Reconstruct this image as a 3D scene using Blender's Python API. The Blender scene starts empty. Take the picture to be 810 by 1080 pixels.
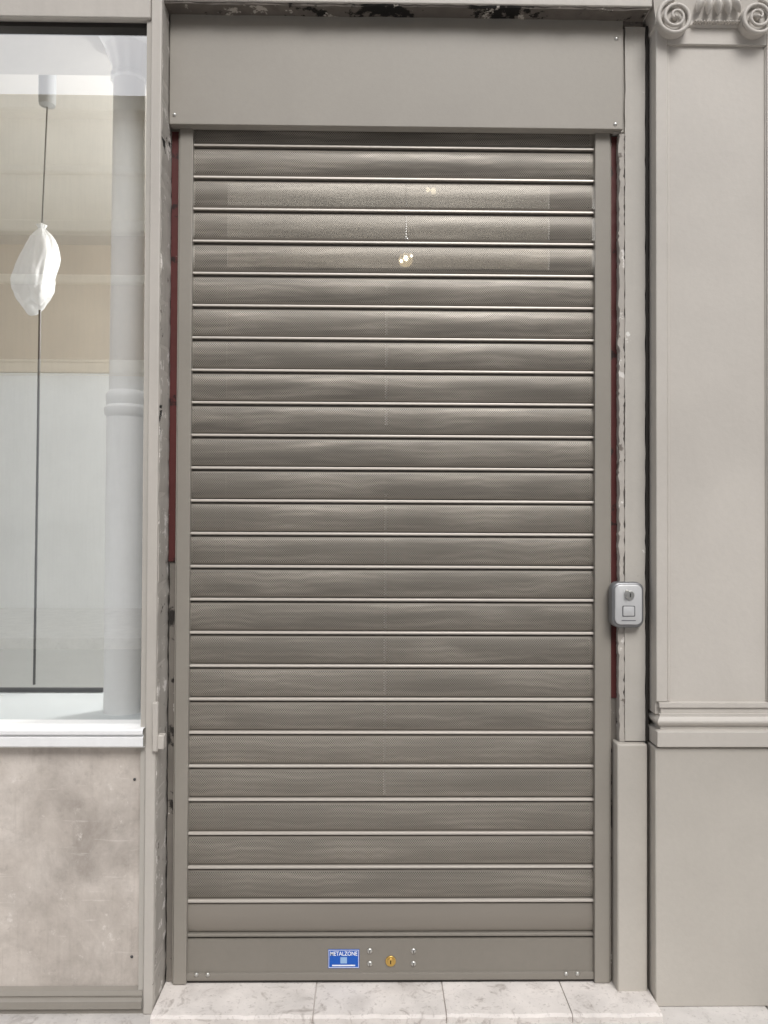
import bpy, bmesh, math, random
from mathutils import Vector, Matrix, noise
random.seed(7)
R = math.radians
C = bpy.context.scene.collection
S = bpy.context.scene

# ------------------------------------------------------------------ camera
F = 811.0
ROT = Matrix.Rotation(R(-0.8), 3, 'Z') @ Matrix.Rotation(R(90.8), 3, 'X') @ Matrix.Rotation(R(0.26), 3, 'Z')
def ray(px, py): return ROT @ Vector(((px-405)/F, (540-py)/F, -1.0))
_d = ray(415, 1033)
CAM = Vector((0, -2.03, 0)); CAM.z = -_d.z*(2.03/_d.y)
def at(px, py, Y):
    d = ray(px, py); t = (Y-CAM.y)/d.y
    return CAM + d*t
def X(px, Y, py=540): return at(px, py, Y).x
def Z(py, Y, px=415): return at(px, py, Y).z

cd = bpy.data.cameras.new('camera'); cam = bpy.data.objects.new('camera', cd); C.objects.link(cam)
cam.matrix_world = Matrix.Translation(CAM) @ ROT.to_4x4()
cd.sensor_fit = 'VERTICAL'; cd.sensor_height = 24.0; cd.lens = 24.0*F/1080
cd.clip_start = 0.02; cd.clip_end = 1000
S.camera = cam

# ------------------------------------------------------------------ materials
def lin(r, g, b):
    f = lambda c: (c/255/12.92) if c/255 <= .04045 else ((c/255+.055)/1.055)**2.4
    return (f(r), f(g), f(b), 1)
def sc(c, k): return (min(c[0]*k, 1), min(c[1]*k, 1), min(c[2]*k, 1), 1)
class NT:
    def __init__(s, name):
        s.m = bpy.data.materials.new(name); s.m.use_nodes = True
        s.t = s.m.node_tree; s.t.nodes.clear()
        s.out = s.n('ShaderNodeOutputMaterial')
        s.pos = s.n('ShaderNodeNewGeometry').outputs['Position']
    def n(s, typ, **k):
        o = s.t.nodes.new(typ)
        for a, v in k.items(): setattr(o, a, v)
        return o
    def l(s, a, b): s.t.links.new(a, b)
    def math(s, op, a, b=None, c=None):
        o = s.n('ShaderNodeMath', operation=op)
        for i, v in enumerate((a, b, c)):
            if v is None: continue
            if isinstance(v, (int, float)): o.inputs[i].default_value = v
            else: s.l(v, o.inputs[i])
        return o.outputs[0]
    def scaled(s, vec, k):
        o = s.n('ShaderNodeVectorMath', operation='MULTIPLY'); s.l(vec, o.inputs[0]); o.inputs[1].default_value = k
        return o.outputs[0]
    def noise(s, k=(1, 1, 1), scale=5, detail=4, rough=.55, dist=0, off=None):
        v = s.scaled(s.pos, k)
        if off:
            o = s.n('ShaderNodeVectorMath', operation='ADD'); s.l(v, o.inputs[0]); o.inputs[1].default_value = off; v = o.outputs[0]
        o = s.n('ShaderNodeTexNoise'); s.l(v, o.inputs['Vector'])
        o.inputs['Scale'].default_value = scale; o.inputs['Detail'].default_value = detail
        o.inputs['Roughness'].default_value = rough; o.inputs['Distortion'].default_value = dist
        return o.outputs[0]
    def ramp(s, fac, lo, hi, a=0.0, b=1.0):
        o = s.n('ShaderNodeMapRange'); s.l(fac, o.inputs[0])
        for i, v in enumerate((lo, hi, a, b)): o.inputs[i+1].default_value = v
        return o.outputs[0]
    def mix(s, fac, a, b, blend='MIX'):
        o = s.n('ShaderNodeMix', data_type='RGBA', blend_type=blend)
        for i, v in ((0, fac), (6, a), (7, b)):
            if isinstance(v, (int, float)): o.inputs[i].default_value = v
            elif isinstance(v, tuple): o.inputs[i].default_value = v
            else: s.l(v, o.inputs[i])
        return o.outputs[2]
    def bump(s, h, strength, dist=.002):
        o = s.n('ShaderNodeBump'); s.l(h, o.inputs['Height'])
        o.inputs['Strength'].default_value = strength; o.inputs['Distance'].default_value = dist
        return o.outputs[0]
    def principled(s, col, rough=.5, metal=0, normal=None, spec=.5):
        p = s.n('ShaderNodeBsdfPrincipled')
        if isinstance(col, tuple): p.inputs['Base Color'].default_value = col
        else: s.l(col, p.inputs['Base Color'])
        if isinstance(rough, (int, float)): p.inputs['Roughness'].default_value = rough
        else: s.l(rough, p.inputs['Roughness'])
        p.inputs['Metallic'].default_value = metal
        p.inputs['Specular IOR Level'].default_value = spec
        if normal is not None: s.l(normal, p.inputs['Normal'])
        return p.outputs[0]
    def done(s, sh): s.l(sh, s.out.inputs['Surface']); return s.m

def paint(name, base, var=.08, rough=.5, bump=.15, bscale=160, streak=.05, chips=None, metal=0, spec=.4, off=(0, 0, 0)):
    """brushed or sprayed paint: slow tone drift, vertical streaks, fine grain, optional chipped patches"""
    m = NT(name)
    a = m.noise(scale=2.3, detail=5, off=off)
    col = m.mix(m.ramp(a, .3, .7), sc(base, 1-var), sc(base, 1+var))
    if streak:
        b = m.noise(k=(22, 22, 1.3), scale=1.6, detail=5, off=off)
        col = m.mix(m.ramp(b, .42, .75, 0, streak*4), col, sc(base, .62))
    g = m.noise(scale=70, detail=3)
    col = m.mix(m.ramp(g, .35, .75, 0, .10), col, sc(base, .7))
    h = m.noise(scale=bscale, detail=3)
    if chips:
        for (ccol, th, cs, soft) in chips:
            c = m.noise(scale=cs, detail=7, rough=.65, off=(cs, th*9, 3.1))
            col = m.mix(m.ramp(c, th, th+soft), col, ccol)
    r = m.ramp(a, .3, .7, rough-.06, rough+.08)
    return m.done(m.principled(col, r, metal, m.bump(h, bump), spec))

M = {}
M['cover'] = paint('taupe_metal_paint', lin(157, 152, 144), var=.08, rough=.42, bump=.08, streak=.006)
M['rail'] = paint('rail_metal_paint', lin(148, 143, 135), var=.07, rough=.42, bump=.08, streak=.02)
M['bar'] = paint('bar_metal_paint', lin(132, 127, 119), var=.06, rough=.4, bump=.06, streak=.01)
M['pil'] = paint('taupe_masonry_paint', lin(194, 189, 182), var=.08, rough=.5, bump=.28, bscale=60, streak=0)
M['plinth'] = paint('taupe_plinth_paint', lin(185, 180, 172), var=.09, rough=.55, bump=.3, bscale=50, streak=.004)
M['casing'] = paint('worn_casing_paint', lin(187, 183, 176), var=.09, rough=.6, bump=.3, bscale=45, streak=.04,
                    chips=[(lin(224, 222, 217), .665, 14, .02), (lin(84, 78, 73), .70, 22, .02)])
M['frame'] = paint('window_frame_paint', lin(190, 185, 178), var=.08, rough=.5, bump=.22, bscale=70, streak=.04,
                   chips=[(lin(222, 219, 214), .69, 12, .02), (lin(98, 91, 85), .715, 20, .02)])
M['sill'] = paint('white_sill_paint', lin(238, 239, 240), var=.05, rough=.45, bump=.12, streak=.02)
M['plaster'] = paint('broken_plaster', lin(180, 175, 168), var=.12, rough=.8, bump=.6, bscale=40, streak=.1,
                     chips=[(lin(222, 218, 213), .59, 20, .03), (lin(118, 111, 105), .62, 15, .03), (lin(28, 26, 24), .645, 9, .015)])
M['dark'] = paint('dark_flaking_wood', lin(104, 98, 92), var=.25, rough=.85, bump=.6, bscale=50, streak=.15,
                  chips=[(lin(22, 20, 18), .53, 11, .03), (lin(176, 170, 162), .60, 20, .03)])
M['gap'] = paint('mottled_jamb_wood', lin(126, 120, 113), var=.2, rough=.85, bump=.6, bscale=50, streak=.15,
                 chips=[(lin(44, 40, 37), .58, 8, .03), (lin(186, 181, 175), .62, 11, .02)])  # darker mottled tone for the strips beside the rails
M['red'] = paint('maroon_wood_paint', lin(88, 40, 38), var=.18, rough=.6, bump=.3, bscale=60, streak=.12,
                 chips=[(lin(40, 23, 21), .61, 18, .04), (lin(176, 170, 163), .67, 13, .02)])
M['white'] = paint('white_wall_paint', lin(220, 222, 222), var=.05, rough=.7, bump=.1, streak=0)
M['ceil'] = paint('cream_ceiling_paint', lin(208, 204, 197), var=.04, rough=.7, bump=.1, streak=0)
M['beige'] = paint('beige_wall_paint', lin(204, 196, 184), var=.06, rough=.7, bump=.1, streak=.02)
M['colwhite'] = paint('white_column_paint', lin(255, 255, 254), var=.01, rough=.4, bump=.06, streak=0)
M['deck'] = paint('white_deck_paint', lin(222, 228, 231), var=.03, rough=.4, bump=.05, streak=0)
M['floor'] = paint('pale_room_floor', lin(220, 220, 218), var=.06, rough=.5, bump=.1, streak=0)
M['black'] = paint('dark_grey_metal', lin(70, 70, 70), var=.05, rough=.4, bump=.05, streak=0)
M['rose'] = paint('grey_lamp_fitting', lin(150, 152, 153), var=.05, rough=.4, bump=.05, streak=0)
M['door'] = paint('grey_door_paint', lin(88, 84, 79), var=.08, rough=.5, bump=.1, streak=.03)
M['steel'] = paint('zinc_steel', lin(205, 205, 201), var=.05, rough=.32, bump=.05, streak=0, metal=.9)
M['brass'] = paint('brass_metal', lin(214, 178, 104), var=.06, rough=.3, bump=.05, streak=0, metal=.9)
M['keyhole'] = paint('keyhole_dark', lin(25, 23, 20), var=.05, rough=.7, bump=.05, streak=0)
M['switch'] = paint('cast_grey_alloy', lin(136, 137, 139), var=.06, rough=.34, bump=.12, bscale=250, streak=0, metal=.5)
M['switch2'] = paint('cast_light_alloy', lin(206, 207, 208), var=.04, rough=.36, bump=.12, bscale=250, streak=0, metal=.3)
M['blue'] = paint('blue_sticker_print', lin(24, 90, 186), var=.03, rough=.3, bump=.02, streak=0)
M['ink'] = paint('white_print', lin(240, 243, 246), var=.01, rough=.4, bump=.02, streak=0)
M['palesq'] = paint('pale_blue_print', lin(150, 185, 225), var=.02, rough=.4, bump=.02, streak=0)
M['rubber'] = paint('dark_rubber', lin(46, 43, 40), var=.1, rough=.7, bump=.2, streak=0)
M['cream'] = paint('cream_stone', lin(240, 226, 200), var=.06, rough=.8, bump=.3, bscale=30, streak=.05)
M['tan'] = paint('tan_stone', lin(174, 142, 108), var=.10, rough=.8, bump=.3, bscale=30, streak=.08)
M['palestone'] = paint('pale_stone', lin(246, 246, 245), var=.05, rough=.8, bump=.3, bscale=30, streak=.04)
M['glassdark'] = paint('dark_window_pane', lin(62, 60, 58), var=.1, rough=.1, bump=.0, streak=0, spec=.6)
M['facade'] = paint('facade_render', lin(182, 178, 171), var=.07, rough=.75, bump=.3, bscale=40, streak=.03)

def stain_mat():
    m = NT('stained_plaster_panel')
    base = lin(199, 191, 183)
    a = m.noise(scale=3, detail=6)
    col = m.mix(m.ramp(a, .3, .7), sc(base, .91), sc(base, 1.08))
    cx, cz = X(100, -.085, 940), Z(920, -.085, 100)
    sep = m.n('ShaderNodeSeparateXYZ'); m.l(m.pos, sep.inputs[0])
    dx = m.math('MULTIPLY', m.math('SUBTRACT', sep.outputs[0], cx), 3.6)
    dz = m.math('MULTIPLY', m.math('SUBTRACT', sep.outputs[2], cz), 2.4)
    rr = m.math('SQRT', m.math('ADD', m.math('MULTIPLY', dx, dx), m.math('MULTIPLY', dz, dz)))
    blob = m.ramp(rr, 0.0, 1.1, 1, 0)
    n2 = m.noise(k=(1.2, 1.2, 1), scale=5, detail=10, rough=.68, dist=.25)
    st = m.ramp(m.math('ADD', m.math('MULTIPLY', blob, .30), n2), .54, .90, 0, .68)
    n3 = m.noise(k=(2.4, 2.4, 2.8), scale=2.2, detail=10, rough=.72, dist=.2)
    col = m.mix(m.ramp(n3, .46, .68, 0, .55), col, lin(226, 219, 212))
    col = m.mix(st, col, lin(128, 120, 113))
    n4 = m.noise(scale=38, detail=6, rough=.7)
    col = m.mix(m.ramp(n4, .56, .72, 0, .35), col, lin(140, 132, 126))
    n5 = m.noise(k=(30, 30, 1.6), scale=3.2, detail=7, rough=.65)
    col = m.mix(m.ramp(n5, .56, .72, 0, .2), col, lin(148, 140, 133))
    n7 = m.noise(k=(4, 4, 40), scale=2.0, detail=5, rough=.6, off=(3, 3, 1))
    col = m.mix(m.ramp(n7, .64, .72, 0, .3), col, lin(230, 225, 220))
    n6 = m.noise(k=(1.2, 1, 1), scale=22, detail=9, rough=.8, off=(4, 1, 7))
    col = m.mix(m.ramp(n6, .59, .66, 0, .5), col, lin(233, 228, 223))
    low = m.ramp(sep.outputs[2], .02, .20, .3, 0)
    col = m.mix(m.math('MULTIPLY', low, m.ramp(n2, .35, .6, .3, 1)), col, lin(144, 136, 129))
    h = m.noise(scale=30, detail=6)
    return m.done(m.principled(col, .75, 0, m.bump(h, .5), .3))
M['stain'] = stain_mat()

def stone_mat(name, base, dark, sc1=7, dirt=.6):
    m = NT(name)
    a = m.noise(scale=sc1, detail=8, rough=.62, dist=.4)
    col = m.mix(m.ramp(a, .35, .66), sc(base, .84), sc(base, 1.06))
    b = m.noise(k=(1, 1, 1), scale=19, detail=7, rough=.7, dist=1.2)
    col = m.mix(m.ramp(b, .55, .7, 0, dirt), col, dark)
    c = m.noise(scale=120, detail=2)
    col = m.mix(m.ramp(c, .6, .75, 0, .35), col, sc(dark, .8))
    e = m.noise(k=(1, 1, 1), scale=5, detail=6, rough=.6, off=(8, 2, 2))
    col = m.mix(m.ramp(e, .54, .72, 0, dirt*.55), col, sc(dark, .9))
    return m.done(m.principled(col, .75, 0, m.bump(m.noise(scale=45, detail=6), .45), .3))
M['step'] = stone_mat('pale_step_stone', lin(226, 220, 215), lin(148, 138, 131), 7, .75)
M['pave'] = stone_mat('pavement_stone', lin(206, 202, 198), lin(146, 139, 134))
M['asphalt'] = stone_mat('asphalt', lin(104, 104, 105), lin(70, 70, 72), 3)
M['kerb'] = stone_mat('kerb_granite', lin(170, 167, 163), lin(120, 117, 114), 10)

def slat_mat(name, perforated, base=lin(133, 127, 119), lo=.78, hi=1.24, rough=.4):
    m = NT(name)
    at_ = m.n('ShaderNodeAttribute', attribute_name='tone')
    a = m.noise(k=(1.0, 1, 4), scale=2.0, detail=2)
    tone = m.math('ADD', m.ramp(a, .3, .7, -.07, .07), at_.outputs['Fac'])
    col = m.mix(tone, sc(base, lo), sc(base, hi))
    nrm = m.bump(m.noise(k=(1.4, 1, 5), scale=3, detail=2), .2, .006)
    if perforated:
        # sheen and moire streaks painted into the colour along the slat, stronger higher up
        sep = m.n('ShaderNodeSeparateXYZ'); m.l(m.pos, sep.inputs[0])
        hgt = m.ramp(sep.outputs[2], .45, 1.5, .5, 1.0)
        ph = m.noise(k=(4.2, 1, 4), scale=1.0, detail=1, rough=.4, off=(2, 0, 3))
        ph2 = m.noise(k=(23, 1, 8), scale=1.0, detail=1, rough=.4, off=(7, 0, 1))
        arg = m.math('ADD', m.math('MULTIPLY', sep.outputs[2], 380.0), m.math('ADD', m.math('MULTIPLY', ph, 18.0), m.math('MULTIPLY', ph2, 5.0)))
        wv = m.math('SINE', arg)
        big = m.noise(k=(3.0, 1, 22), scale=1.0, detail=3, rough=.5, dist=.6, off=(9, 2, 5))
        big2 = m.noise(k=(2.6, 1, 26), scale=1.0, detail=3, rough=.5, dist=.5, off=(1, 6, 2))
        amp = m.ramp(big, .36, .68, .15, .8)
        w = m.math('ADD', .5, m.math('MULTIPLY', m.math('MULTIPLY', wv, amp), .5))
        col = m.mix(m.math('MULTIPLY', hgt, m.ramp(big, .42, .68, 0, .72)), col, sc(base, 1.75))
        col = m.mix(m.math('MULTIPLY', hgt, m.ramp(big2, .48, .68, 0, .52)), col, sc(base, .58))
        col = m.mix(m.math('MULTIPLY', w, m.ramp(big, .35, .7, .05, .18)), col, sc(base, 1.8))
    sh = m.principled(col, m.ramp(a, .3, .7, rough-.05, rough+.08), .2, nrm, .45)
    if not perforated: return m.done(sh)
    ax, az = .0056, .0066
    masks = []
    for o in (0, .5):
        v = m.n('ShaderNodeVectorMath', operation='MULTIPLY'); m.l(m.pos, v.inputs[0]); v.inputs[1].default_value = (1/ax, 0, 1/az)
        v2 = m.n('ShaderNodeVectorMath', operation='ADD'); m.l(v.outputs[0], v2.inputs[0]); v2.inputs[1].default_value = (o, 0, o)
        v3 = m.n('ShaderNodeVectorMath', operation='FRACTION'); m.l(v2.outputs[0], v3.inputs[0])
        v4 = m.n('ShaderNodeVectorMath', operation='SUBTRACT'); m.l(v3.outputs[0], v4.inputs[0]); v4.inputs[1].default_value = (.5, 0, .5)
        v5 = m.n('ShaderNodeVectorMath', operation='MULTIPLY'); m.l(v4.outputs[0], v5.inputs[0]); v5.inputs[1].default_value = (ax, 0, az)
        v6 = m.n('ShaderNodeVectorMath', operation='LENGTH'); m.l(v5.outputs[0], v6.inputs[0])
        masks.append(v6.outputs['Value'])
    d = m.math('MINIMUM', masks[0], masks[1])
    rad = m.ramp(w, 0, 1, .00165, .00125)
    hole = m.math('LESS_THAN', d, rad)
    mx = m.n('ShaderNodeMixShader'); m.l(hole, mx.inputs[0]); m.l(sh, mx.inputs[1])
    tr = m.n('ShaderNodeBsdfTransparent'); m.l(tr.outputs[0], mx.inputs[2])
    return m.done(mx.outputs[0])
M['slat'] = slat_mat('slat_metal', False)
M['perf'] = slat_mat('perforated_slat_metal', True, lin(146, 140, 131))
M['lit_bead'] = slat_mat('slat_bead_highlight', False, lin(186, 180, 172), .9, 1.1, .34)  # joint bead coloured lighter, its highlight painted into the base colour

def glass_mat(name, refl, tint=(.955, .965, .965, 1)):
    m = NT(name)
    tr = m.n('ShaderNodeBsdfTransparent'); tr.inputs[0].default_value = tint
    gl = m.n('ShaderNodeBsdfGlossy'); gl.inputs['Roughness'].default_value = 0.0; gl.inputs['Color'].default_value = (1, 1, 1, 1)
    nb = m.bump(m.noise(scale=1.4, detail=1), .05, .004); m.l(nb, gl.inputs['Normal'])
    mx = m.n('ShaderNodeMixShader'); mx.inputs[0].default_value = refl
    m.l(tr.outputs[0], mx.inputs[1]); m.l(gl.outputs[0], mx.inputs[2])
    return m.done(mx.outputs[0])
M['glass'] = glass_mat('shop_glass', .37)
M['glass2'] = glass_mat('door_glass', .08, (.16, .158, .153, 1))

def bag_mat():
    m = NT('white_plastic_film')
    nb = m.bump(m.noise(k=(1, 1, .7), scale=28, detail=3, dist=.8), .5, .01)
    p = m.principled(lin(252, 253, 254), .4, 0, nb, .45)
    t = m.n('ShaderNodeBsdfTranslucent'); t.inputs[0].default_value = lin(250, 251, 252)
    mx = m.n('ShaderNodeMixShader'); mx.inputs[0].default_value = .35; m.l(p, mx.inputs[1]); m.l(t.outputs[0], mx.inputs[2])
    return m.done(mx.outputs[0])
M['bag'] = bag_mat()
def emit(name, col, st):
    m = NT(name); e = m.n('ShaderNodeEmission'); e.inputs[0].default_value = col; e.inputs[1].default_value = st
    return m.done(e.outputs[0])
M['bulb'] = emit('lit_bulb', (1, .86, .6, 1), 42)
M['glow'] = emit('frosted_glow', (1, .80, .5, 1), 6)
M['bulb2'] = emit('dim_lit_bulb', (1, .88, .66, 1), 9)

# ------------------------------------------------------------------ mesh builder
WL = {}
class MB:
    def __init__(s): s.bm = bmesh.new()
    def face(s, pts, mi=0):
        f = s.bm.faces.new([s.bm.verts.new(p) for p in pts]); f.material_index = mi; return f
    def box(s, x0, x1, y0, y1, z0, z1):
        v = [s.bm.verts.new((x, y, z)) for x in (x0, x1) for y in (y0, y1) for z in (z0, z1)]
        for q in ((0, 1, 3, 2), (4, 6, 7, 5), (0, 4, 5, 1), (2, 3, 7, 6), (0, 2, 6, 4), (1, 5, 7, 3)):
            s.bm.faces.new([v[i] for i in q])
        return s
    def cyl(s, c, r, y0, y1, n=24, dome=0):
        """disc with its axis along Y, front at y0"""
        rings = []
        prof = [(r, y1), (r, y0)] if not dome else [(r, y1)] + [(r*math.cos(a*math.pi/2/5), y1+(y0-y1)*math.sin(a*math.pi/2/5)) for a in range(1, 5)]
        for rr, y in prof:
            rings.append([s.bm.verts.new((c[0]+rr*math.cos(2*math.pi*i/n), y, c[1]+rr*math.sin(2*math.pi*i/n))) for i in range(n)])
        for a, b in zip(rings, rings[1:]):
            for i in range(n): s.bm.faces.new((a[i], a[(i+1) % n], b[(i+1) % n], b[i]))
        s.bm.faces.new(rings[-1])
        return s
    def lathe(s, cx, cy, prof, n=32, jit=None):
        rings = []
        for r, z in prof:
            ring = []
            for i in range(n):
                a = 2*math.pi*i/n; rr = r
                if jit: rr = r*jit(a, z)
                ring.append(s.bm.verts.new((cx+rr*math.cos(a), cy+rr*math.sin(a), z)))
            rings.append(ring)
        for a, b in zip(rings, rings[1:]):
            for i in range(n): s.bm.faces.new((a[i], a[(i+1) % n], b[(i+1) % n], b[i]))
        s.bm.faces.new(rings[0]); s.bm.faces.new(rings[-1])
        return s
    def tube(s, pts, rad, n=10):
        pts = [Vector(p) for p in pts]; rings = []
        for i, p in enumerate(pts):
            t = (pts[min(i+1, len(pts)-1)]-pts[max(i-1, 0)]).normalized()
            up = Vector((0, 1, 0)) if abs(t.y) < .9 else Vector((1, 0, 0))
            u = t.cross(up).normalized(); w = t.cross(u).normalized()
            r = rad(i/(len(pts)-1)) if callable(rad) else rad
            rings.append([s.bm.verts.new(p+u*r*math.cos(2*math.pi*k/n)+w*r*math.sin(2*math.pi*k/n)) for k in range(n)])
        for a, b in zip(rings, rings[1:]):
            for k in range(n): s.bm.faces.new((a[k], a[(k+1) % n], b[(k+1) % n], b[k]))
        s.bm.faces.new(rings[0]); s.bm.faces.new(rings[-1])
        return s
    def wrap(s, x0, x1, yf, yb, prof):
        """moulding wrapped round a projecting block; prof = (projection, z) from top to bottom"""
        rings = [[s.bm.verts.new(p) for p in ((x0-o, yb, z), (x0-o, yf-o, z), (x1+o, yf-o, z), (x1+o, yb, z))] for o, z in prof]
        for a, b in zip(rings, rings[1:]):
            for k in range(3): s.bm.faces.new((a[k], a[k+1], b[k+1], b[k]))
        s.bm.faces.new(rings[0]); s.bm.faces.new(rings[-1])
        return s
    def extr(s, x0, x1, prof):
        """open profile (y,z) run along X"""
        a = [s.bm.verts.new((x0, y, z)) for y, z in prof]; b = [s.bm.verts.new((x1, y, z)) for y, z in prof]
        for i in range(len(prof)-1): s.bm.faces.new((a[i], b[i], b[i+1], a[i+1]))
        return s
    def rough(s, x0, x1, y0, y1, z0, z1, seg, jx, jy, gap=0):
        """a slab along Z with broken, uneven long edges"""
        rows = []
        for i in range(seg+1):
            z = z0+(z1-z0)*i/seg
            j = lambda k, amp: amp*(noise.noise(Vector((z*34, k*7.7+x0*3, 1.3)))*.7+random.uniform(-.5, .5)*.6)
            rows.append([s.bm.verts.new(p) for p in ((x0+j(1, jx), y0+j(2, jy), z), (x1+j(3, jx), y0+j(4, jy), z), (x1+j(5, jx), y1, z), (x0, y1, z))])
        for a, b in zip(rows, rows[1:]):
            for k in range(4): s.bm.faces.new((a[k], a[(k+1) % 4], b[(k+1) % 4], b[k]))
        s.bm.faces.new(rows[0]); s.bm.faces.new(rows[-1])
        return s
    def rbox(s, cx, cz, w, h, r, y0, y1, n=6, inset=0.0):
        """rounded rectangle plate facing -Y, front edge softened"""
        def ring(y, d):
            pts = []
            for (sx, sz, a0) in ((1, 1, 0), (-1, 1, 90), (-1, -1, 180), (1, -1, 270)):
                for i in range(n+1):
                    a = R(a0+90*i/n); rr = max(r-d, .0005)
                    pts.append(s.bm.verts.new((cx+sx*(w/2-r)+rr*math.cos(a), y, cz+sz*(h/2-r)+rr*math.sin(a))))
            return pts
        rs = [ring(y1, 0), ring(y0+inset, 0), ring(y0+inset*.3, inset*.35), ring(y0, inset)] if inset else [ring(y1, 0), ring(y0, 0)]
        for a, b in zip(rs, rs[1:]):
            for k in range(len(a)): s.bm.faces.new((a[k], a[(k+1) % len(a)], b[(k+1) % len(a)], b[k]))
        s.bm.faces.new(rs[-1])
        return s
    def build(s, name, mats, parent=None, bevel=0, smooth=35, recalc=True):
        if recalc: bmesh.ops.recalc_face_normals(s.bm, faces=s.bm.faces)
        me = bpy.data.meshes.new(name)
        xs = [v.co for v in s.bm.verts]
        o_ = Vector(((min(v.x for v in xs)+max(v.x for v in xs))/2, (min(v.y for v in xs)+max(v.y for v in xs))/2, min(v.z for v in xs)))
        for v in s.bm.verts: v.co -= o_
        s.bm.to_mesh(me); s.bm.free()
        for m in (mats if isinstance(mats, (list, tuple)) else [mats]): me.materials.append(m)
        if smooth:
            for p in me.polygons: p.use_smooth = True
            me.set_sharp_from_angle(angle=R(smooth))
        ob = bpy.data.objects.new(name, me); C.objects.link(ob)
        WL[ob.name] = o_
        if parent: ob.parent = parent; ob.location = o_-WL[parent.name]
        else: ob.location = o_
        if bevel:
            b = ob.modifiers.new('bevel', 'BEVEL'); b.width = bevel; b.segments = 2; b.limit_method = 'ANGLE'; b.angle_limit = R(40)
        return ob
def thing(name, label, cat, loc, group=None):
    o = bpy.data.objects.new(name, None); C.objects.link(o); o.location = loc; o.empty_display_size = .1
    WL[o.name] = Vector(loc); o['label'] = label; o['category'] = cat
    if group: o['group'] = group
    return o
def tag(o, label, cat, group=None):
    o['label'] = label; o['category'] = cat
    if group: o['group'] = group
    return o
def struct(o): o['kind'] = 'structure'; return o
def text(name, body, size, cx, y, cz, mat, parent, sx=1.0):
    cu = bpy.data.curves.new('t', 'FONT'); cu.body = body; cu.size = size; cu.align_x = 'CENTER'; cu.align_y = 'CENTER'; cu.extrude = .0001; cu.offset = size*.012
    ob = bpy.data.objects.new('t', cu); C.objects.link(ob)
    dg = bpy.context.evaluated_depsgraph_get(); me = bpy.data.meshes.new_from_object(ob.evaluated_get(dg))
    bpy.data.objects.remove(ob)
    mb = MB(); mb.bm.from_mesh(me)
    for v in mb.bm.verts: v.co = Vector((cx+v.co.x*sx, y-v.co.z, cz+v.co.y))
    return mb.build(name, mat, parent, smooth=0)

# ------------------------------------------------------------------ ground
PZ = -.022
ASF = -.14
struct(MB().box(-300, 300, -300, 60, ASF-.2, ASF).build('ground', M['asphalt'], smooth=0))
pv = MB(); x = -12.0
while x < 12:
    for (a, b) in ((-1.05, -.004), (-1.9, -1.056), (-2.6, -1.906)):
        pv.box(x+.002, x+.997, a, b, PZ-.1, PZ)
    x += 1.0
pv.box(-12, 12, -2.6, .3, PZ-.11, PZ-.006)
struct(pv.build('pavement', M['pave'], bevel=.002))
struct(MB().box(-12, 12, -2.9, -2.603, ASF-.1, PZ-.003).build('kerb', M['kerb'], bevel=.012))
struct(MB().box(-14, 12, -9.0, -6.2, ASF-.1, PZ).build('far_pavement', M['pave'], bevel=.01))

# ------------------------------------------------------------------ key positions
Yf, Yg, Yw = -.106, -.07, -.085              # window frame front, glass, riser panel
xs0 = X(153.5, Yf, 560); xs1 = X(166, Yf, 560)   # window stile
xrl0, xrl1 = X(186, -.02, 585), X(200, -.02, 585)
xrr0, xrr1 = X(627.5, -.02, 585), X(643.5, -.02, 585)
zbox0 = Z(134, -.04); zbox1 = Z(17, -.04)
zhead = Z(18, Yf, 80)
zsill1 = Z(767, Yf, 80); zsill0 = Z(789, Yf, 80)
Yp = -.08
xp0, xp1 = X(692, Yp, 400), X(823, Yp, 400)
XLW = -1.95                                    # left end of the window
zlint = Z(5, -.09)
xcas1 = X(681.5, -.03, 400)

# ------------------------------------------------------------------ building shell
sh = MB()
ZT = 5.2
sh.box(-6, XLW-.05, -.03, .25, PZ-.05, ZT)
sh.box(XLW-.05, xs0-.01, -.03, .25, zhead+.06, ZT)           # above the window
sh.box(XLW-.05, xs0-.01, Yw+.02, .02, PZ-.05, zsill0-.01)     # below the window
sh.box(xs0-.01, xs1-.012, -.098, .25, PZ-.05, ZT)             # pier between window and door
sh.box(xs1-.012, xp0-.001, -.028, .25, zbox1-.0, ZT)          # above the door
sh.box(xrr1+.006, xcas1+.02, .0, .25, PZ-.05, zbox1-.0)       # right jamb
sh.box(xcas1+.02, 6, -.026, .25, PZ-.05, ZT)
tag(sh.build('shop_building_wall', M['facade']), 'taupe painted shop front wall around the shuttered doorway', 'wall')

# lintel with flaking underside
lt = thing('lintel_beam', 'old painted beam with dark flaking underside across the top above the shutter box', 'beam', (0, -.06, zlint))
MB().box(xs1-.01, xp0-.012, -.09, -.029, zlint+.004, zlint+.22).build('beam_face', M['frame'], lt, bevel=.003)
lb = MB(); n = 60; xa0 = xs1-.005; xb0 = xp0-.02
rows = []
for i in range(n+1):
    xx = xa0+(xb0-xa0)*i/n
    d = .004+.005*abs(noise.noise(Vector((xx*9, 2, 1))))+random.uniform(0, .0012)
    rows.append([lb.bm.verts.new(p) for p in ((xx, -.086+random.uniform(-.002, .002), zlint+.0035), (xx, -.085+random.uniform(-.002, .002), zlint+.0035-d), (xx, -.05, zlint+.0035-d*.7), (xx, -.029, zlint+.0035-d))])
for a_, b_ in zip(rows, rows[1:]):
    for k in range(3): lb.bm.faces.new((a_[k], a_[k+1], b_[k+1], b_[k]))
lb.build('flaking_underside', M['dark'], lt, smooth=20)
MB().box(xs1-.006, xp0-.02, -.038, -.0285, zbox1+.004, zlint-.012).build('backing_strip', M['dark'], lt)

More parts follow.
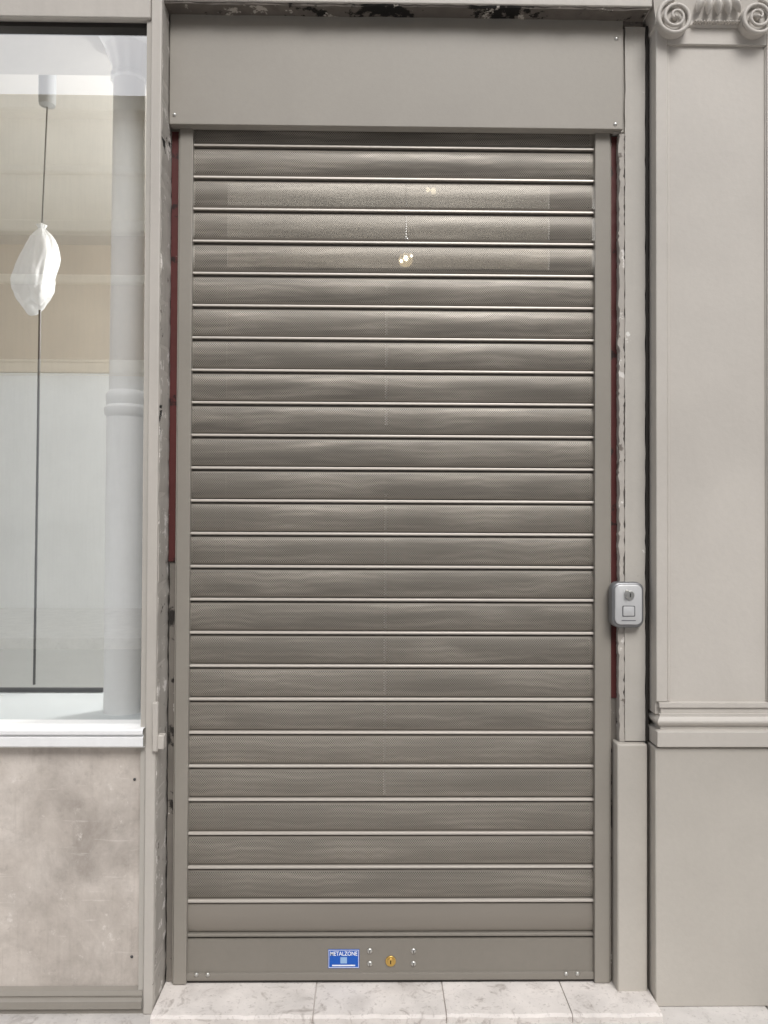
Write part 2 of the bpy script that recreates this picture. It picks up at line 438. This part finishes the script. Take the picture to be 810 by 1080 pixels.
# ------------------------------------------------------------------ shop window
w = thing('shop_window', 'large shop window with taupe frame and white sill left of the shutter', 'window', ((XLW+xs1)/2, Yf, zsill0))
fr = MB()
fr.box(xs0+.003, xs1, Yf, -.02, PZ, zlint+.2)                      # right stile runs to the ground
fr.box(XLW-.04, XLW, Yf, -.02, PZ, zlint+.2)
fr.build('frame', M['frame'], w, bevel=.003)
MB().box(XLW, xs0+.002, Yf, -.03, zhead, zlint+.2).build('head_rail', M['frame'], w, bevel=.003)
MB().box(xs0-.006, xs0+.0025, Yf+.012, -.03, zsill1+.004, zhead-.001).build('glazing_bead', M['frame'], w, bevel=.002)
MB().box(XLW, xs0-.008, Yf+.02, -.05, zhead-.012, zhead-.001).build('glazing_gasket', M['rubber'], w)
g = MB(); g.face([(XLW, Yg, zsill1-.01), (xs0, Yg, zsill1-.01), (xs0, Yg, zhead+.01), (XLW, Yg, zhead+.01)])
g.build('pane', M['glass'], w, smooth=0)
h_ = zsill1-zsill0
prof = [(-.06, zsill1), (Yf-.010, zsill1-.002), (Yf-.014, zsill1-.006), (Yf-.014, zsill1-h_*.28), (Yf-.006, zsill1-h_*.32), (Yf-.006, zsill1-h_*.40),
        (Yf-.011, zsill1-h_*.45), (Yf-.011, zsill1-h_*.86), (Yf-.004, zsill1-h_*.95), (Yw+.01, zsill0)]
si = MB().extr(XLW, xs0+.0015, prof); si.build('sill', M['sill'], w, smooth=25)
MB().box(XLW, xs0+.0015, Yg+.01, -.02, zsill1-.012, zsill1-.003).build('inner_bead', M['sill'], w)

rp = thing('window_base_panel', 'stained plaster panel with grey smudges below the shop window', 'panel', ((XLW+xs0)/2, Yw, PZ))
zr1 = Z(1045, Yf, 80)
MB().box(XLW, xs0-.002, Yw, Yw+.03, zr1-.01, zsill0-.004).build('panel_face', M['stain'], rp)
zr0 = PZ
hh = zr1-zr0
MB().extr(XLW, xs0+.001, [(Yw+.002, zr1), (Yf+.006, zr1-.003), (Yf+.001, zr1-hh*.22), (Yf+.004, zr1-hh*.28), (Yf+.004, zr1-hh*.34), (Yf-.004, zr1-hh*.42),
          (Yf-.004, zr1-hh*.72), (Yf+.006, zr1-hh*.8), (Yf+.006, zr0)]).build('bottom_rail', M['rail'], rp, smooth=25)
for (px, py) in ((142, 822), (139, 1009)):
    p = at(px, py, Yw); MB().cyl((p.x, p.z), .004, Yw-.003, Yw+.001, 12, 1).build('nail', M['black'], rp)

# broken plaster on the return between window and door
zt_ = zlint-.004
j1 = MB().rough(xs1-.016, xs1+.001, -.098, -.002, PZ+.012, zt_-.02, 220, .0035, .0035)
tag(j1.build('broken_plaster_edge', M['plaster'], smooth=20), 'ragged broken plaster strip between the shop window and the shutter', 'plaster edge')
j2x0, j2x1 = X(650.5, -.012, 500), X(656, -.012, 500)
j2 = MB().rough(j2x0, j2x1, -.031, .0, Z(782, -.03, 655), zbox0-.006, 200, .006, .003)
tag(j2.build('broken_plaster_edge', M['plaster'], smooth=20), 'ragged broken plaster strip right of the shutter beside the key switch', 'plaster edge')
br = MB().box(X(161, Yf-.004, 760), X(167, Yf-.004, 760), Yf-.010, Yf+.004, Z(792, Yf, 165), Z(740, Yf, 165))
br.box(X(163, Yf-.004, 780), X(173, Yf-.004, 780), Yf-.006, Yf+.02, Z(790, Yf, 165), Z(775, Yf, 165))
tag(br.build('frame_bracket', M['frame'], bevel=.003), 'small painted metal bracket on the window post at sill height', 'bracket')

zrl = Z(592, 0, 180); zrr = Z(735, 0, 650)
rd = MB().rough(X(180, -.004, 400), xrl0+.004, -.010, .01, zrl, zbox0-.004, 60, .0014, .001)
tag(rd.build('maroon_strip', M['red'], smooth=0), 'dark maroon wooden strip along the left guide rail', 'strip')
rd = MB().rough(xrr1-.003, X(651, -.004, 400), -.010, .01, zrr, zbox0-.004, 60, .0014, .001)
tag(rd.build('maroon_strip', M['red'], smooth=0), 'dark maroon wooden strip along the right guide rail', 'strip')
js = MB().rough(X(177.5, -.004, 800), xrl0+.004, -.006, .01, .001, zrl-.001, 110, .0022, .0015)
tag(js.build('jamb_strip', M['gap'], smooth=20), 'dark ragged jamb strip with chipped paint below the left maroon strip', 'strip')
js = MB().rough(X(174.5, 0, 400), X(179.5, 0, 400), .0005, .012, zrl, zbox0-.004, 90, .0012, .001)
tag(js.build('jamb_backing', M['gap'], smooth=20), 'dark mottled recessed backing beside the left maroon strip', 'strip')
js = MB().rough(xrr1-.003, X(651, -.004, 800), -.007, .01, .001, zrr-.001, 80, .0012, .001)
tag(js.build('jamb_strip', M['gap'], smooth=20), 'dark worn jamb strip below the right maroon strip', 'strip')

# ------------------------------------------------------------------ door casing on the right
bxl, bxr = X(179, -.04, 80), X(657, -.04, 80)
cs = thing('door_casing', 'weathered painted upright board between the shutter and the pilaster', 'door casing', ((j2x1+xcas1)/2, -.03, 0))
zc0 = Z(781, -.03, 668)
MB().rough(j2x1+.001, xcas1-.004, -.034, -.001, zc0, zlint-.012, 90, .002, .0008).build('board', M['casing'], cs, bevel=0)
MB().box(xrr1+.008, j2x1+.004, -.026, -.0012, zbox0, zlint-.012).build('upper_board', M['casing'], cs, bevel=.001)
MB().box(xcas1-.003, xcas1+.002, -.038, -.001, zc0, zlint-.012).build('joint_shade_strip', M['rubber'], cs)  # dark strip stands in for the shaded joint against the pilaster
bx0 = X(651, -.05, 900); bx1 = xp0-.012
MB().box(bx0, bx1, -.052, .0, PZ, Z(785, -.052, 668)).build('base_block', M['plinth'], cs, bevel=.004)

# ------------------------------------------------------------------ pilaster
pl = thing('pilaster', 'tall painted classical pilaster with scroll capital on the right', 'pilaster', ((xp0+xp1)/2, Yp, PZ))
zb1 = Z(742, Yp-.01, 750); zb0 = Z(789, Yp-.01, 750)
MB().box(xp0-.004, xp1+.004, Yp-.004, -.02, PZ, zb0-.001).build('plinth', M['plinth'], pl, bevel=.003)
hb = zb1-zb0
def tor(z1, z0, o, b, n=7): return [(o+b*math.sin(math.pi*i/n), z1+(z0-z1)*i/n) for i in range(n+1)]
prof = [(0, zb1+.001), (.006, zb1), (.006, zb1-hb*.10), (.001, zb1-hb*.105), (.001, zb1-hb*.24), (.005, zb1-hb*.245), (.005, zb1-hb*.30)] + tor(zb1-hb*.305, zb1-hb*.52, .005, .008) + \
       [(.002, zb1-hb*.525), (.002, zb1-hb*.60), (.012, zb1-hb*.625), (.014, zb1-hb*.64), (.014, zb1-hb*.96), (.004, zb0)]
MB().wrap(xp0+.012, xp1-.012, Yp, -.02, prof).build('base_moulding', M['pil'], pl, smooth=24)
zn = Z(47, Yp, 750)
MB().box(xp0, xp1, Yp+.008, -.02, zb1-.03, zlint+.25).build('shaft', M['pil'], pl)
pf0, pf1 = X(704, Yp, 400), X(809.5, Yp, 400)
sf = MB()
sf.box(xp0, pf0, Yp, Yp+.010, zb1+.0015, zlint+.2)
sf.box(pf1, xp1, Yp, Yp+.010, zb1+.0015, zlint+.2)
sf.box(pf0, pf1, Yp+.0003, Yp+.010, zn, zlint+.2)
sf.build('panel_border', M['pil'], pl, bevel=.002)
for (a, b) in ((pf0, pf0+.007), (pf1-.003, pf1)):
    MB().box(a, b, Yp+.004, Yp+.010, zb1+.0015, zn-.001).build('panel_bead', M['pil'], pl, bevel=.002)
# capital
Yc = Yp-.012
cap = MB().wrap(xp0, xp1, Yp-.001, -.02, [(0.0, Z(27, Yp, 756)-.006), (.004, Z(27, Yp, 756)-.002), (.004, Z(27, Yp, 756)+.004), (.002, Z(22, Yp, 756)), (.009, Z(10, Yp, 756)), (.012, Z(0, Yp, 756)), (.018, zlint+.06), (.018, zlint+.09)][::-1])
cap = cap.build('capital', M['pil'], pl, smooth=30)
for sgn, pxc in ((1, 713), (-1, 800)):
    c = at(pxc, 17, Yc-.02); pts = []
    for i in range(90):
        t = i/89; a = R(95)+t*2*math.pi*2.35; r = .040*(1-t)**.85+.006
        pts.append((c.x+sgn*r*math.cos(a), Yc-.014-.008*t, c.z+r*math.sin(a)))
    v = MB().tube(pts, lambda t: .0060-.0028*t, 10)
    v.cyl((c.x, c.z), .040, Yc-.010, -.05, 40)
    v.cyl((c.x, c.z), .0075, Yc-.026, Yc-.01, 16, 1)
    v.build('volute', M['pil'], cap, smooth=45)
xm = X(756.5, Yc, 10)
def blade(cx, cz, ang, L, W):
    b = MB(); n, k = 8, 6
    rows = []
    for i in range(n+1):
        t = i/n; wd = W*math.sin(math.pi*min(1, .2+t*.8))**.6
        row = []
        for j in range(k+1):
            s_ = j/k*2-1; lx, lz = s_*wd, -L*t
            y = Yc-.006-.015*(1-s_*s_)*math.sin(math.pi*(.15+.8*t))
            row.append(b.bm.verts.new((cx+lx*math.cos(ang)-lz*math.sin(ang), y, cz+lx*math.sin(ang)+lz*math.cos(ang))))
        rows.append(row)
    for a_, c_ in zip(rows, rows[1:]):
        for j in range(k): b.bm.faces.new((a_[j], a_[j+1], c_[j+1], c_[j]))
    return b
for i, a in enumerate((-22, -10, 0, 10, 22)):
    blade(xm+.0205*(i-2), Z(0, Yc, 756), R(a), .044 if abs(i-2) < 2 else .040, .0098).build('carved_leaf', M['pil'], cap, smooth=60)
b_ = MB(); zq = Z(23.5, Yc, 756)
for i in range(17):
    xx = X(733, Yc, 20)+(X(781, Yc, 20)-X(733, Yc, 20))*i/16
    b_.cyl((xx, zq), .0036, Yc-.008, Yc+.006, 10, 1)
b_.build('bead_row', M['pil'], cap)

# ------------------------------------------------------------------ roller shutter
rs = thing('roller_shutter', 'closed taupe metal roller shutter with perforated slats filling the doorway', 'roller shutter', ((xrl0+xrr1)/2, 0, 0))
def yline(n): return 187+33.5*n+.05*n*n
zl = [Z(yline(n), 0, 215) for n in range(-2, 24)]
cm = MB(); tl = cm.bm.faces.layers.float.new('tone')
cx0, cx1 = xrl1-.01, xrr0+.01
def strip(prof, band, tone, perf):
    NX = 10
    cols = [[cm.bm.verts.new((cx0+(cx1-cx0)*k/NX, y, z)) for y, z in prof] for k in range(NX+1)]
    for k in range(NX):
        for i in range(len(prof)-1):
            f = cm.bm.faces.new((cols[k][i], cols[k+1][i], cols[k+1][i+1], cols[k][i+1])); f[tl] = tone
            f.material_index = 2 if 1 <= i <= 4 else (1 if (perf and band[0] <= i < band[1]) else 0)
for i in range(len(zl)-1):
    zt, zb = zl[i], zl[i+1]; h = zt-zb; nidx = i-2
    pr = [(.006, zt+.0024), (-.004, zt+.0018), (-.0088, zt+.0004), (-.0096, zt-.0008), (-.0096, zt-.0046), (-.0080, zt-.0056), (.003, zt-.0062), (.003, zt-.0088), (-.002, zt-.0106)]
    n = 14; st = len(pr)-1
    for k in range(1, n+1):
        t = k/n; pr.append((-.002-.0066*math.sin(math.pi*t)**.8 if t < 1 else -.001, zt-.0106-t*(h-.0106-.0042)))
    pr.append((.006, zb+.0030))
    tone = .5+random.uniform(-.24, .24)+(.08 if i % 2 else -.06)
    strip(pr, (st+1, st+n-1), tone, nidx < 22)
cur = cm.build('slat_curtain', [M['slat'], M['perf'], M['lit_bead']], rs, smooth=40)
# bottom bar
zbt = zl[-1]; zfl = Z(1023, 0)
bar = MB().extr(cx0, cx1, [(.004, zbt+.0016), (-.006, zbt+.001), (-.0092, zbt-.001), (-.0092, zbt-.005), (-.006, zbt-.0066), (.003, zbt-.008), (.003, zbt-.011), (-.008, zbt-.013), (-.0085, zfl+.004), (-.0085, zfl),
                           (-.0125, zfl-.001), (-.0135, zfl-.004), (-.0135, .007), (-.012, .0055), (.004, .0055)]).build('bottom_bar', M['bar'], rs, smooth=25)
MB().box(cx0, cx1, -.011, .006, .0005, .0052).build('rubber_seal', M['rubber'], rs)
for px, py in ((207, 1028), (219, 1028), (597, 1027), (609, 1027)):
    p = at(px, py, -.0135); MB().cyl((p.x, p.z), .0055, -.0175, -.013, 16, 1).build('rivet', M['steel'], bar)
for px, py in ((390, 1003), (390, 1016.5), (436, 1003), (436, 1016.5)):
    p = at(px, py, -.0088); q = MB().cyl((p.x, p.z), .0072, -.0125, -.008, 18, 1).build('screw', M['steel'], bar)
    MB().box(p.x-.0008, p.x+.0008, -.0131, -.0120, p.z-.004, p.z+.004).build('screw_slot', M['keyhole'], q)
p = at(412, 1013.5, -.0085)
lk = MB(); lk.cyl((p.x, p.z), .0135, -.0115, -.008, 28); lk = lk.build('lock_cylinder', M['brass'], bar, bevel=.001)
MB().cyl((p.x, p.z), .0088, -.0140, -.0118, 24).build('lock_core', M['brass'], lk, bevel=.0008)
MB().box(p.x-.0013, p.x+.0013, -.0146, -.0138, p.z-.005, p.z+.004).build('keyway', M['keyhole'], lk)
a, b = at(346, 1021, -.0085), at(379, 1001, -.0085)
stk = MB().box(a.x, b.x, -.0094, -.0087, a.z, b.z).build('sticker', M['blue'], bar, smooth=0)
stk['label'] = 'small blue sticker with white lettering on the bottom bar'
cxs = (a.x+b.x)/2; sw = b.x-a.x; shh = b.z-a.z
bd = MB()
for (q0, q1, r0, r1) in ((a.x+.0015, b.x-.0015, a.z+.0015, a.z+.0026), (a.x+.0015, b.x-.0015, b.z-.0026, b.z-.0015), (a.x+.0015, a.x+.0026, a.z+.0028, b.z-.0028), (b.x-.0026, b.x-.0015, a.z+.0028, b.z-.0028)):
    bd.box(q0, q1, -.0098, -.0095, r0, r1)
bd.build('sticker_border', M['ink'], stk, smooth=0)
text('sticker_text', 'METALZONE', .0150, cxs, -.0097, b.z-.0115, M['ink'], stk, .82)
MB().box(cxs-.0085, cxs+.0085, -.0098, -.0095, a.z+.0125, a.z+.0285).build('sticker_square', M['palesq'], stk, smooth=0)
MB().box(cxs-.030, cxs+.030, -.0098, -.0095, a.z+.0055, a.z+.0088).build('sticker_line', M['ink'], stk, smooth=0)
# rails
zr_t = zbox0+.03
for (x0, x1, inner) in ((xrl0, xrl1, 1), (xrr0, xrr1, 0)):
    r_ = MB().box(x0, x1, -.020, .012, .0, zr_t)
    if inner: r_.box(x0-.004, x0-.0005, -.0165, .012, .0, zr_t)
    else: r_.box(x1+.0005, x1+.004, -.0165, .012, .0, zr_t)
    r_.build('guide_rail', M['rail'], rs, bevel=.002)
# box cover
cv = MB()
cv.box(bxl, bxr, -.042, -.031, zbox0, zbox1)
cv.box(bxl+.001, bxr-.001, -.0308, -.012, zbox0+.0005, zbox0+.004)
cv = cv.build('box_cover', M['cover'], rs, bevel=.0025)
for px, py in ((184, 121), (649, 131), (650, 41)):
    p = at(px, py, -.042); MB().cyl((p.x, p.z), .0052, -.0455, -.0415, 16, 1).build('cover_screw', M['steel'], cv)

# ------------------------------------------------------------------ key switch
a, b = at(645, 662, -.055), at(679, 614, -.055)
kx, kz, kw, kh = (a.x+b.x)/2, (a.z+b.z)/2, b.x-a.x, b.z-a.z
ks = thing('key_switch', 'small grey metal key switch box right of the shutter', 'key switch', (kx, -.036, a.z))
MB().rbox(kx, kz, kw, kh, .020, -.058, -.030, inset=.006).build('housing', M['switch'], ks, smooth=50)
cvp = MB().rbox(kx, kz+.001, kw*.84, kh*.87, .015, -.0625, -.0582, inset=.002).build('front_cover', M['switch2'], ks, smooth=50)
pr_ = MB().rbox(kx, kz-kh*.13, kw*.40, kh*.24, .003, -.0632, -.0627).build('plate_rim', M['switch'], ks, smooth=0)
MB().rbox(kx, kz-kh*.13, kw*.34, kh*.20, .003, -.0642, -.0634, inset=.0005).build('raised_plate', M['switch2'], pr_, smooth=50)
lk2 = MB().cyl((kx+.003, kz+kh*.22), .0115, -.0665, -.0627, 24).build('lock_cylinder', M['steel'], ks, bevel=.001)
MB().box(kx+.0020, kx+.0042, -.0672, -.0664, kz+kh*.22-.005, kz+kh*.22+.005).build('keyway', M['keyhole'], lk2)
kb = MB().rbox(kx-.006, kz+kh*.22+.004, .009, .020, .003, -.071, -.0674, inset=.001)
kb.build('lock_flap', M['steel'], lk2)
MB().box(kx-kw*.22, kx+kw*.22, -.0630, -.0626, kz-kh*.345, kz-kh*.325).build('lower_groove', M['switch'], ks, smooth=0)

# ------------------------------------------------------------------ doorstep
sp = MB(); ys0 = -.145
ed = [xs1+.002, X(330, ys0, 1060), X(471, ys0, 1060), X(604, ys0, 1060), xp0-.006]
for i in range(4):
    a0, a1 = ed[i]+.0014, ed[i+1]-.0014; zt0_ = -.001-random.uniform(.0005, .0015); NS = 26
    rows = []
    for k in range(NS+1):
        xx = a0+(a1-a0)*k/NS
        e = .004*noise.noise(Vector((xx*23, 1.7, i*3.1)))+random.uniform(-.0012, .0012)
        dz = -.002*abs(noise.noise(Vector((xx*31, 5.2, i))))
        rows.append([sp.bm.verts.new(p_) for p_ in ((xx, ys0+e, -.05), (xx, ys0+e, zt0_-.006+dz), (xx, ys0+e+.006, zt0_+dz), (xx, ys0+.03, zt0_), (xx, .27, zt0_), (xx, .27, -.05))])
    for r1, r2 in zip(rows, rows[1:]):
        for k in range(6): sp.bm.faces.new((r1[k], r1[(k+1) % 6], r2[(k+1) % 6], r2[k]))
    sp.bm.faces.new(rows[0]); sp.bm.faces.new(rows[-1])
sp.box(ed[0]+.003, ed[-1]-.003, ys0+.008, .26, -.052, -.008)
tag(sp.build('doorstep', M['step'], smooth=30), 'pale worn stone doorstep under the roller shutter', 'doorstep')

# ------------------------------------------------------------------ inside of the shop
ZC = 2.75; YB = 2.3; XR0, XR1 = -3.0, 1.6
struct(MB().box(XR0, XR1, .26, YB, -.06, -.004).build('shop_floor', M['floor']))
struct(MB().box(XR0, XR1, -.02, YB, ZC, ZC+.1).build('shop_ceiling', M['ceil']))
ZD = Z(388, YB, 80)
bw = thing('shop_back_wall', 'rear wall of the shop with beige upper band above white lower part', 'wall', (-.7, YB, 0))
MB().box(XR0, XR1, YB, YB+.1, -.06, ZD-.03).build('lower_wall', M['white'], bw)
MB().box(XR0, XR1, YB-.006, YB+.1, ZD-.029, ZD+.03).build('wall_rail', M['beige'], bw, bevel=.004)
MB().box(XR0, XR1, YB, YB+.1, ZD+.031, ZC+.1).build('upper_wall', M['beige'], bw)
tag(MB().box(XR0-.1, XR0, -.02, YB, -.06, ZC+.1).build('shop_side_wall', M['white']), 'white side wall at the far left inside the shop', 'wall')
tag(MB().box(XR1, XR1+.1, -.02, YB, -.06, ZC+.1).build('shop_side_wall', M['white']), 'white side wall inside the shop beyond the pilaster', 'wall')
zdk = zsill1-.004
dk = MB().box(XLW, xs0-.02, -.045, .34, zdk-.04, zdk-.006)
dk.box(XLW, xs0-.02, .30, .339, 0, zdk-.041)
tag(dk.build('display_deck', M['deck'], bevel=.004), 'white display shelf just inside the shop window', 'shelf')
# cast iron column
yc_ = .10
ca = at(116.5, 300, yc_); cb = at(153, 300, yc_); r0 = (cb.x-ca.x)/2; ccx = (ca.x+cb.x)/2
cl = thing('white_column', 'slim white cast iron column inside the shop window', 'column', (ccx, yc_, zdk-.006))
zq = lambda y: Z(y, yc_, 135)
MB().lathe(ccx, yc_, [(r0*1.12, zdk-.006), (r0*1.1, zq(440))] + [(r0*.97, zq(414)), (r0*.90, zq(86))]).build('shaft', M['colwhite'], cl)
MB().lathe(ccx, yc_, [(r0*1.1, zq(441)), (r0*1.22, zq(437)), (r0*1.22, zq(431)), (r0*1.1, zq(428)), (r0*1.16, zq(421)), (r0*1.12, zq(416)), (r0*.98, zq(413))]).build('collar', M['colwhite'], cl)
def flute(a, z): return 1+.05*math.cos(a*10)
MB().lathe(ccx, yc_, [(r0*.90, zq(88)), (r0*1.05, zq(86)), (r0*1.05, zq(82)), (r0*.92, zq(80)), (r0*1.0, zq(70)), (r0*1.25, zq(58)), (r0*1.35, zq(54))], 60, flute).build('capital', M['colwhite'], cl)
MB().box(ccx-r0*1.4, ccx+r0*1.4, yc_-r0*1.4, yc_+r0*1.4, zq(54)+.001, ZC-.001).build('abacus', M['colwhite'], cl, bevel=.004)
# pendant lamp and bag
yl = .59
pc = at(50, 95, yl)
pd = thing('pendant_lamp', 'ceiling pendant lamp hanging in the shop window on a thin dark cord', 'lamp', (pc.x, yl, ZC))
MB().lathe(pc.x, yl, [(.005, Z(113, yl, 50)), (.026, Z(111, yl, 50)), (.028, Z(108, yl, 50)), (.028, ZC-.001)]).build('ceiling_rose', M['rose'], pd)
pb = at(44, 240, yl)
MB().tube([(pc.x, yl, Z(112, yl, 50)), ((pc.x*.6+pb.x*.4), yl, Z(165, yl, 50)), (pb.x, yl, pb.z-.02)], .0028, 8).build('cord', M['black'], pd)
zt, zb = Z(235, yl, 42), Z(324, yl, 40)
bxc = X(41.0, yl, 280); hw = .90*(X(62, yl, 280)-X(17, yl, 280))/2
pf = [(.05, 0), (.26, .03), (.15, .07), (.34, .12), (.58, .19), (.74, .27), (.88, .40), (.96, .55), (1.0, .70), (.96, .82), (.84, .9), (.62, .96), (.30, 1.0)]
mb = MB()
prof = [(hw*r, zt+(zb-zt)*t) for r, t in pf]
def interp(pr, k=5):
    o = []
    for (a, b) in zip(pr, pr[1:]):
        for i in range(k): o.append((a[0]+(b[0]-a[0])*i/k, a[1]+(b[1]-a[1])*i/k))
    return o+[pr[-1]]
def crump(a, z):
    c, s_ = math.cos(a), math.sin(a)
    return 1+.26*noise.noise(Vector((c*1.6+3, s_*1.6, z*8+1)))+.12*noise.noise(Vector((c*3.8, s_*3.8, z*13)))-.10*abs(noise.noise(Vector((c*3+5, s_*3, z*16))))
mb.lathe(bxc, yl, interp(prof), 88, crump)
for v in mb.bm.verts:
    t = (v.co.z-zt)/(zb-zt)
    v.co.x += .012*math.sin(t*5.0+.5)-.012*t
    if t > .8: v.co.z += .05*noise.noise(Vector((v.co.x*24, v.co.y*24, 2)))*(t-.8)/.2
tag(mb.build('plastic_bag', M['bag'], smooth=85), 'crumpled white plastic bag wrapped around the hanging lamp in the shop window', 'bag')
# slim dark display stand on the deck
yd = .33
df = thing('display_stand', 'slim dark metal stand on the shelf inside the shop window', 'stand', (X(36, yd, 720), yd, zdk))
p1, p0 = at(42, 327, yd), at(36, 722, yd)
MB().tube([(p0.x, yd, p0.z), (p1.x, yd, p1.z)], .004, 8).build('upright', M['black'], df)
p2 = at(109, 722, yd)
MB().box(XLW+.02, p2.x, yd-.006, yd+.006, zdk-.004, zdk+.008).build('lower_rail', M['black'], df, bevel=.001)

# door behind the shutter
yd2 = .20
D = lambda px, py=500: X(px, yd2, py)
ed_ = thing('entrance_door', 'grey double door with a glazed transom faintly visible behind the perforated shutter', 'door', (D(407), yd2, 0))
zt1, zt0 = Z(193, yd2), Z(283, yd2)
f_ = MB()
f_.box(xrl0-.08, D(238), yd2, yd2+.008, 0, 2.55); f_.box(D(579), xrr1+.08, yd2, yd2+.008, 0, 2.55)
f_.box(D(238), D(579), yd2, yd2+.008, zt1, 2.55); f_.box(D(238), D(579), yd2, yd2+.008, zt0-.05, zt0)
f_.build('door_frame', M['door'], ed_)
gq = MB(); gq.face([(D(236), yd2+.0085, zt0-.005), (D(581), yd2+.0085, zt0-.005), (D(581), yd2+.0085, zt1+.005), (D(236), yd2+.0085, zt1+.005)]); gq.build('transom_pane', M['glass2'], ed_, smooth=0)
for (a, b, s_) in ((236, 405.6, 1), (408.8, 581, -1)):
    lf = MB().box(D(a), D(b), yd2+.010, yd2+.045, .006, zt0-.02).build('door_leaf', M['door'], ed_, bevel=.001)
MB().box(D(403), D(411), yd2+.047, yd2+.052, .008, zt0-.02).build('seam_light_strip', M['sill'], ed_)  # white strip behind the leaf gap stands in for light coming through
MB().box(D(405.3), D(409.1), yd2+.012, yd2+.040, Z(520, yd2), Z(448, yd2)).build('gap_blocker', M['door'], ed_)  # unseen block added to interrupt the light line in the leaf gap
MB().box(D(405.3), D(409.1), yd2+.012, yd2+.040, .008, Z(850, yd2)).build('lower_gap_blocker', M['door'], ed_)  # second added block, stops the light line towards the bottom
# lit lamps inside
for (px, py, yy, en, mt, lab, spots) in (
        (428, 272, 1.0, 88, 'bulb', 'lit cluster of small bulbs inside the shop, lower glow behind the shutter', ((0, 0, .010), (.022, .010, .006), (-.017, -.012, .007))),
        (457, 201, .9, 50, 'bulb2', 'lit bulbs near the ceiling inside the shop, upper glow behind the shutter', ((0, 0, .011), (-.020, .004, .008)))):
    p = at(px, py, yy)
    lp = thing('bulb_lamp', lab, 'lamp', (p.x, yy, ZC), None)
    MB().tube([(p.x, yy, ZC), (p.x, yy, p.z+.07)], .003, 8).build('cord', M['black'], lp)
    MB().lathe(p.x, yy, [(.009, p.z+.05), (.014, p.z+.056), (.014, p.z+.075), (.006, p.z+.08)], 20).build('socket', M['black'], lp)
    for (ox, oz, rb) in spots:
        MB().tube([(p.x, yy, p.z+.052), (p.x+ox*.5, yy-.006, p.z+.04+oz*.3), (p.x+ox, yy, p.z+oz+rb*.8)], .0018, 6).build('bulb_stem', M['black'], lp)
        MB().lathe(p.x+ox, yy, [(rb*.2, p.z+oz-rb*1.2), (rb*.7, p.z+oz-rb), (rb, p.z+oz-rb*.2), (rb*.9, p.z+oz+rb*.4), (rb*.4, p.z+oz+rb)], 20).build('bulb', M[mt], lp)
    if mt == 'bulb':
        MB().lathe(p.x, yy+.03, [(.004, p.z-.026), (.024, p.z-.016), (.030, p.z+.004), (.020, p.z+.022), (.004, p.z+.03)], 24).build('frosted_shade', M['glow'], lp)
    ld = bpy.data.lights.new('bulb_light', 'POINT'); ld.energy = en; ld.color = (1, .985, .96); ld.shadow_soft_size = .05
    lo = bpy.data.objects.new('bulb_light', ld); C.objects.link(lo); lo.parent = lp; lo.location = (0, 0, p.z-ZC-.10)

# ------------------------------------------------------------------ building across the street (mirrored in the window)
YO = -9.0
ob = thing('opposite_building', 'cream stone building across the street reflected in the shop window', 'building', (-1, YO, PZ))
MB().box(-14, 12, YO-4, YO, PZ-.1, 3.3).build('ground_storey', M['palestone'], ob)
MB().box(-14, 12, YO-4, YO-.02, 3.3, 5.3).build('middle_storey', M['tan'], ob)
MB().box(-14, 12, YO-4, YO, 5.3, 7.0).build('upper_storey', M['cream'], ob)
for z0, z1, pr_ in ((3.25, 3.45, .18), (4.55, 4.68, .06), (5.25, 5.42, .14), (6.1, 6.22, .08), (6.9, 7.12, .25)):
    MB().box(-14, 12, YO-.3, YO+pr_, z0, z1).build('cornice', M['cream'], ob, bevel=.03)
for x in (-12.8, -10.4, -8.0, -1.6, .8, 3.2, 5.6, 8.0):
    fo = MB().box(x, x+1.25, YO-.1, YO+.03, 3.55, 4.5).build('window', M['cream'], ob)
    MB().box(x+.06, x+.60, YO+.031, YO+.035, 3.62, 4.43).build('window_pane', M['glassdark'], fo)
    MB().box(x+.65, x+1.19, YO+.031, YO+.035, 3.62, 4.43).build('window_pane', M['glassdark'], fo)

# ------------------------------------------------------------------ light
W = bpy.data.worlds.new('World'); S.world = W; W.use_nodes = True
EL, AZ = R(49), R(166)
nt = W.node_tree; bg = nt.nodes['Background']
sky = nt.nodes.new('ShaderNodeTexSky'); sky.sky_type = 'NISHITA'; sky.sun_disc = False
sky.sun_elevation = EL; sky.sun_rotation = AZ; sky.air_density = 1.0; sky.dust_density = 4.0; sky.ozone_density = 1.0
hs = nt.nodes.new('ShaderNodeHueSaturation'); hs.inputs['Saturation'].default_value = .36
nt.links.new(sky.outputs[0], hs.inputs['Color']); nt.links.new(hs.outputs[0], bg.inputs['Color'])
bg.inputs['Strength'].default_value = .15
sd = bpy.data.lights.new('sun', 'SUN'); sd.energy = 1.5; sd.angle = R(25); sd.color = (1, .99, .975)
so = bpy.data.objects.new('sun', sd); C.objects.link(so)
dirv = Vector((math.sin(AZ)*math.cos(EL), math.cos(AZ)*math.cos(EL), math.sin(EL)))
so.rotation_euler = dirv.to_track_quat('Z', 'Y').to_euler(); so.location = (2, -4, 8)
S.view_settings.view_transform = 'Standard'; S.view_settings.look = 'None'; S.view_settings.exposure = 0
